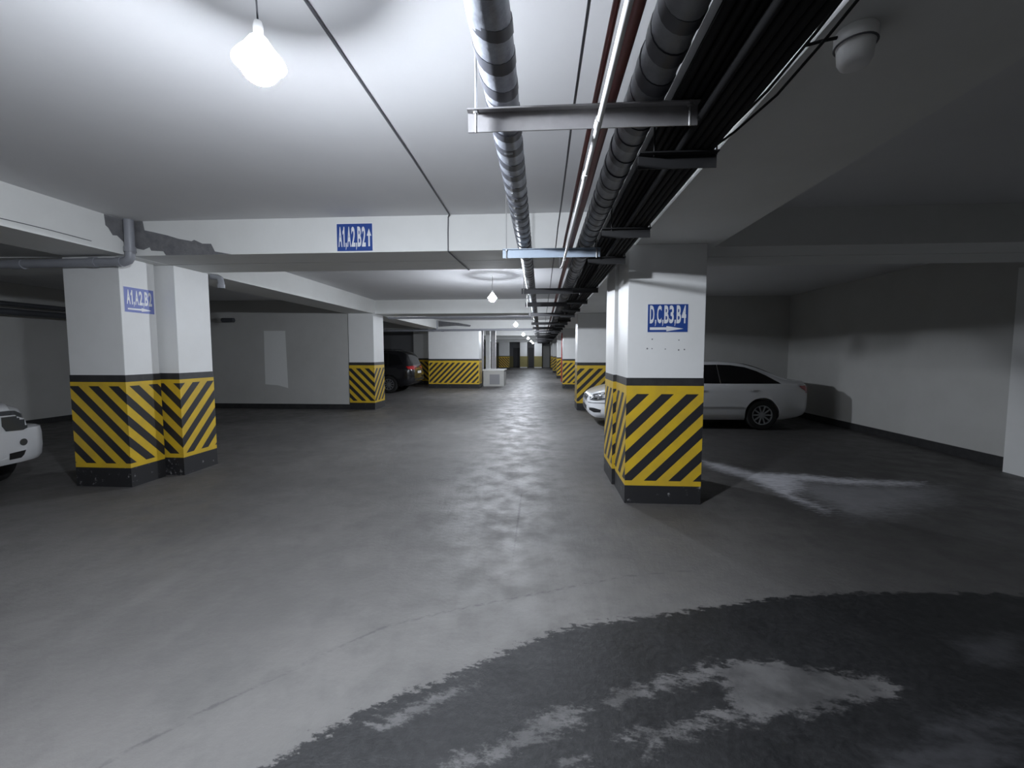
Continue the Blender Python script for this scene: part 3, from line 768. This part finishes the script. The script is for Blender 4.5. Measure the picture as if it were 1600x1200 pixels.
for s in (-1, 1):
    O, d = (0, s * 3, 0), (0, -s, 0)
    decal('side_window', bv, [(1.62, 1.0), (1.95, 1.22), (2.2, 1.345), (2.5, 1.395), (2.80, 1.40), (2.80, 1.0)], O, SX, SZ, d, 'glass', sed)
    decal('side_window', bv, [(2.815, 1.0), (2.815, 1.40), (3.1, 1.39), (3.4, 1.345), (3.65, 1.26), (3.85, 1.16), (4.03, 1.03), (4.06, 1.0)], O, SX, SZ, d, 'glass', sed)
    decal('door_handle', bv, [(3.30, .86), (3.30, .895), (3.48, .905), (3.48, .87)], O, SX, SZ, d, 'car_white', sed, eps=.022)
    decal('door_handle', bv, [(2.25, .85), (2.25, .885), (2.43, .89), (2.43, .855)], O, SX, SZ, d, 'car_white', sed, eps=.022)
    decal('side_moulding', bv, [(1.45, .50), (1.45, .54), (3.2, .54), (3.24, .52), (3.2, .50)], O, SX, SZ, d, 'car_white', sed, eps=.012)
    decal('headlight', bv, [(.045, .60), (.06, .68), (.14, .735), (.30, .78), (.50, .80), (.56, .785), (.50, .70), (.36, .635), (.18, .60)], O, SX, SZ, d, 'lens_dark', sed, eps=.005, cell=.025)
    decal('lamp_reflector', bv, [(.10, .635), (.12, .69), (.22, .72), (.25, .67), (.20, .63)], O, SX, SZ, d, 'chrome', sed, eps=.010, cell=.03)
    decal('lamp_reflector', bv, [(.29, .66), (.30, .73), (.42, .755), (.44, .72), (.38, .67)], O, SX, SZ, d, 'chrome', sed, eps=.010, cell=.03)
    decal('fog_intake', bv, [(.035, .375), (.03, .43), (.12, .435), (.27, .40), (.25, .345), (.12, .335)], O, SX, SZ, d, 'black_plastic', sed, eps=.005, cell=.025)
    decal('bumper_crease', bv, [(.02, .535), (.02, .548), (.62, .575), (.62, .562)], O, SX, SZ, d, 'black_plastic', sed, eps=.002, cell=.03)
    decal('tail_light', bv, [(4.50, .90), (4.44, .955), (4.60, .965), (4.73, .95), (4.73, .83), (4.66, .81)], O, SX, SZ, d, 'tail', sed, cell=.03)
    decal('tail_light', bv, [(.34, .80), (.38, .93), (.80, .93), (.80, .80)], (6, 0, 0), (0, s, 0), SZ, (-1, 0, 0), 'tail', sed, cell=.03)
    bm = B(); box(bm, 1.62, 1.74, s * .90 - .09 * (s < 0), s * .90 + .09 * (s > 0) + .001, .98, 1.10, .02)
    link('mirror', bm, M['car_white'], sed, 40)
decal('grille', bv, [(-.36, .56), (-.42, .69), (.42, .69), (.36, .56)], (-1, 0, 0), (0, 1, 0), SZ, SX, 'chrome', sed, cell=.03)
for k in range(4):
    z = .575 + .028 * k
    decal('grille_slat', bv, [(-.36, z), (-.37, z + .014), (.37, z + .014), (.36, z)], (-1, 0, 0), (0, 1, 0), SZ, SX, 'black_plastic', sed, eps=.010)
decal('lower_intake', bv, [(-.34, .36), (-.36, .45), (.36, .45), (.34, .36)], (-1, 0, 0), (0, 1, 0), SZ, SX, 'black_plastic', sed)
decal('windscreen', bv, [(-.68, 1.28), (-.55, 2.12), (.55, 2.12), (.68, 1.28)], (0, 0, 3), (0, 1, 0), SX, (0, 0, -1), 'glass', sed, cell=.08)
decal('rear_window', bv, [(-.5, 3.42), (-.55, 4.15), (.55, 4.15), (.5, 3.42)], (0, 0, 3), (0, 1, 0), SX, (0, 0, -1), 'glass', sed, cell=.08)

# --- black SUV parked at the left, rear to the aisle
suv = thing('car', 'black SUV parked at left with red tail light toward the aisle', 'car', (-5.25 - 4.65, 18.5, 0))
CV = dict(top=[(0, .72), (.05, .85), (.15, .95), (.6, 1.05), (1.15, 1.12), (1.5, 1.35), (1.95, 1.64), (2.4, 1.76), (3.2, 1.79), (3.9, 1.75), (4.2, 1.70), (4.36, 1.58), (4.52, 1.25), (4.60, 1.08), (4.65, .9)],
          belt=[(0, .66), (.15, .88), (.6, .98), (1.4, 1.03), (3.2, 1.06), (4.2, 1.08), (4.5, 1.05), (4.65, .85)],
          zbot=[(0, .42), (.2, .30), (.7, .25), (4.0, .26), (4.5, .36), (4.65, .48)],
          w=[(0, .58), (.08, .74), (.25, .87), (.7, .93), (2.4, .94), (4.0, .93), (4.4, .89), (4.58, .80), (4.65, .70)],
          wt=[(0, .45), (.5, .74), (1.2, .78), (1.9, .68), (2.6, .65), (3.8, .64), (4.3, .66), (4.65, .6)])
bv = build_car(suv, CV, 'car_black', (.92, 3.62), .36)
for s in (-1, 1):
    O, d = (0, s * 3, 0), (0, -s, 0)
    decal('side_window', bv, [(1.7, 1.12), (2.05, 1.50), (2.4, 1.64), (2.75, 1.66), (2.75, 1.12)], O, SX, SZ, d, 'glass', suv)
    decal('side_window', bv, [(2.8, 1.12), (2.8, 1.66), (3.5, 1.65), (3.55, 1.13)], O, SX, SZ, d, 'glass', suv)
    decal('side_window', bv, [(3.6, 1.13), (3.57, 1.64), (3.95, 1.58), (4.2, 1.2)], O, SX, SZ, d, 'glass', suv)
    decal('tail_light', bv, [(-.30, 1.0), (-.34, 1.11), (.02, 1.13), (.30, 1.12), (.30, 1.0), (0, .97)], (5.4, s * 1.35, 0), Vector((.5, -s * .5, 0)).normalized(), SZ, (-1, -s * .9, 0), 'tail', suv, cell=.03)
    decal('door_handle', bv, [(3.3, .94), (3.3, .97), (3.48, .97), (3.48, .94)], O, SX, SZ, d, 'chrome', suv, eps=.02)
    bm = B(); tube(bm, [(1.95, s * .60, 1.70), (2.3, s * .60, 1.80), (3.6, s * .60, 1.82), (3.95, s * .60, 1.74)], .015, 8); link('roof_rail', bm, M['black_plastic'], suv, True)
decal('rear_window', bv, [(-.55, 1.18), (-.5, 1.55), (.5, 1.55), (.55, 1.18)], (6, 0, 0), (0, 1, 0), SZ, (-1, 0, 0), 'glass', suv)
decal('number_plate', bv, [(-.26, .80), (-.26, .91), (.26, .91), (.26, .80)], (6, 0, 0), (0, 1, 0), SZ, (-1, 0, 0), 'plate', suv, eps=.01)
decal('chrome_strip', bv, [(-.4, .97), (-.4, 1.0), (.4, 1.0), (.4, .97)], (6, 0, 0), (0, 1, 0), SZ, (-1, 0, 0), 'chrome', suv, eps=.01)
decal('bumper_trim', bv, [(-.7, .52), (-.7, .60), (.7, .60), (.7, .52)], (6, 0, 0), (0, 1, 0), SZ, (-1, 0, 0), 'black_plastic', suv, eps=.012)

# --- white car cut by the left edge, nose to the aisle (local front at x = 0, turned round)
wc = thing('car', 'white car at the left edge with only its front corner in view', 'car', (-6.27, 4.27, 0), PI)
CW = dict(top=[(.06, .92), (.10, 1.0), (.2, 1.045), (.6, 1.09), (1.05, 1.13), (1.3, 1.35), (1.65, 1.62), (2.0, 1.70), (2.8, 1.70), (3.5, 1.66), (3.72, 1.5), (3.85, 1.15), (3.9, .95)],
          belt=[(.06, .86), (.2, .97), (.6, 1.0), (1.2, 1.03), (3.6, 1.05), (3.9, .9)],
          zbot=[(.06, .40), (.3, .30), (.7, .26), (3.4, .28), (3.9, .42)],
          w=[(.06, .60), (.10, .645), (.18, .69), (.4, .77), (1.0, .83), (3.2, .83), (3.7, .80), (3.9, .70)],
          wt=[(.06, .5), (.5, .66), (1.1, .72), (1.6, .64), (2.6, .62), (3.5, .62), (3.9, .58)])
bv = build_car(wc, CW, 'car_white', (.75, 3.05), .33)
for s in (-1, 1):
    O, d = (0, s * 3, 0), (0, -s, 0)
    decal('side_window', bv, [(1.42, 1.08), (1.75, 1.52), (2.3, 1.58), (2.3, 1.08)], O, SX, SZ, d, 'glass', wc)
    decal('side_window', bv, [(2.36, 1.08), (2.36, 1.58), (3.3, 1.55), (3.5, 1.10)], O, SX, SZ, d, 'glass', wc)
    decal('headlight', bv, [(.38, .735), (.345, .80), (.345, .90), (.39, .965), (.48, .965), (.57, .955), (.635, .91), (.65, .84), (.63, .76), (.55, .725)], (-1, 0, 0), (0, s, 0), SZ, SX, 'lens_dark', wc, eps=.008, cell=.025)
    decal('indicator', bv, [(.652, .76), (.665, .84), (.655, .91), (.72, .91), (.74, .84), (.73, .77)], (-1, 0, 0), (0, s, 0), SZ, SX, 'lens', wc, eps=.006, cell=.025)
decal('windscreen', bv, [(-.62, 1.12), (-.55, 1.64), (.55, 1.64), (.62, 1.12)], (0, 0, 3), (0, 1, 0), SX, (0, 0, -1), 'glass', wc, cell=.08)
decal('grille', bv, [(-.26, .79), (-.26, .90), (.26, .90), (.26, .79)], (-1, 0, 0), (0, 1, 0), SZ, SX, 'black_plastic', wc)
# protruding bumper swept round the nose
plan = [(.55, -.85), (.40, -.865), (.22, -.87), (.12, -.85), (.05, -.79), (.015, -.70), (0, -.55), (-.012, -.25), (-.015, 0)]
plan = plan + [(x, -y) for x, y in plan[-2::-1]]
sec = [(.14, .36), (.045, .33), (.012, .38), (0, .50), (0, .66), (.012, .735), (.05, .755), (.14, .755)]
bm = B(); rows = []
for i, (x, y) in enumerate(plan):
    a = Vector(plan[max(i - 1, 0)]); b = Vector(plan[min(i + 1, len(plan) - 1)]); tn = (b - a).normalized(); nn = Vector((tn.y, -tn.x))   # inward normal
    rows.append([bm.verts.new((x + nn.x * dd, y + nn.y * dd, z + (.05 * max(0, abs(y) - .6) if z < .5 else 0))) for dd, z in sec])
for A, Bq in zip(rows, rows[1:]):
    for j in range(len(sec) - 1): bm.faces.new((A[j], Bq[j], Bq[j + 1], A[j + 1]))
    bm.faces.new((A[-1], Bq[-1], Bq[0], A[0]))
bm.faces.new(rows[0]); bm.faces.new(rows[-1][::-1])
bmesh.ops.recalc_face_normals(bm, faces=bm.faces)
bvb = BVHTree.FromBMesh(bm)
bump = link('bumper', bm, M['car_white'], wc, 50)
for s in (-1, 1):
    decal('intake', bvb, [(.40, .39), (.40, .465), (.57, .475), (.55, .42), (.52, .39)], (-1, 0, 0), (0, s, 0), SZ, SX, 'black_plastic', bump, cell=.03)
    decal('fog_light', bvb, [(.55 + .042 * math.cos(a), .575 + .042 * math.sin(a)) for a in [2 * PI * i / 16 for i in range(16)]], (-1, 0, 0), (0, s, 0), SZ, SX, 'lens_dark', bump, cell=.03)
decal('number_plate', bvb, [(-.26, .5), (-.26, .61), (.26, .61), (.26, .5)], (-1, 0, 0), (0, 1, 0), SZ, SX, 'plate', bump, eps=.008)

# ------------------------------------------------------------- camera and view
cam = bpy.data.cameras.new('camera'); cam.sensor_fit = 'HORIZONTAL'; cam.sensor_width = 36; cam.lens = 680 / 1600 * 36; cam.clip_start = .05
co = bpy.data.objects.new('camera', cam); COL.objects.link(co)
co.location = (0, 0, 1.65); co.rotation_euler = (math.radians(90 - 4.04), 0, math.radians(3.8))
SC.camera = co
w = bpy.data.worlds.new('world'); SC.world = w; w.use_nodes = True
w.node_tree.nodes['Background'].inputs[0].default_value = (0, 0, 0, 1)
vs = SC.view_settings
SC.display_settings.display_device = 'sRGB'
vs.view_transform = 'Standard'; vs.look = 'None'; vs.gamma = 1; vs.use_curve_mapping = False
vs.exposure = 0
cy = SC.cycles
cy.max_bounces = 10; cy.diffuse_bounces = 8; cy.use_denoising = True
cy.caustics_reflective = False; cy.caustics_refractive = False
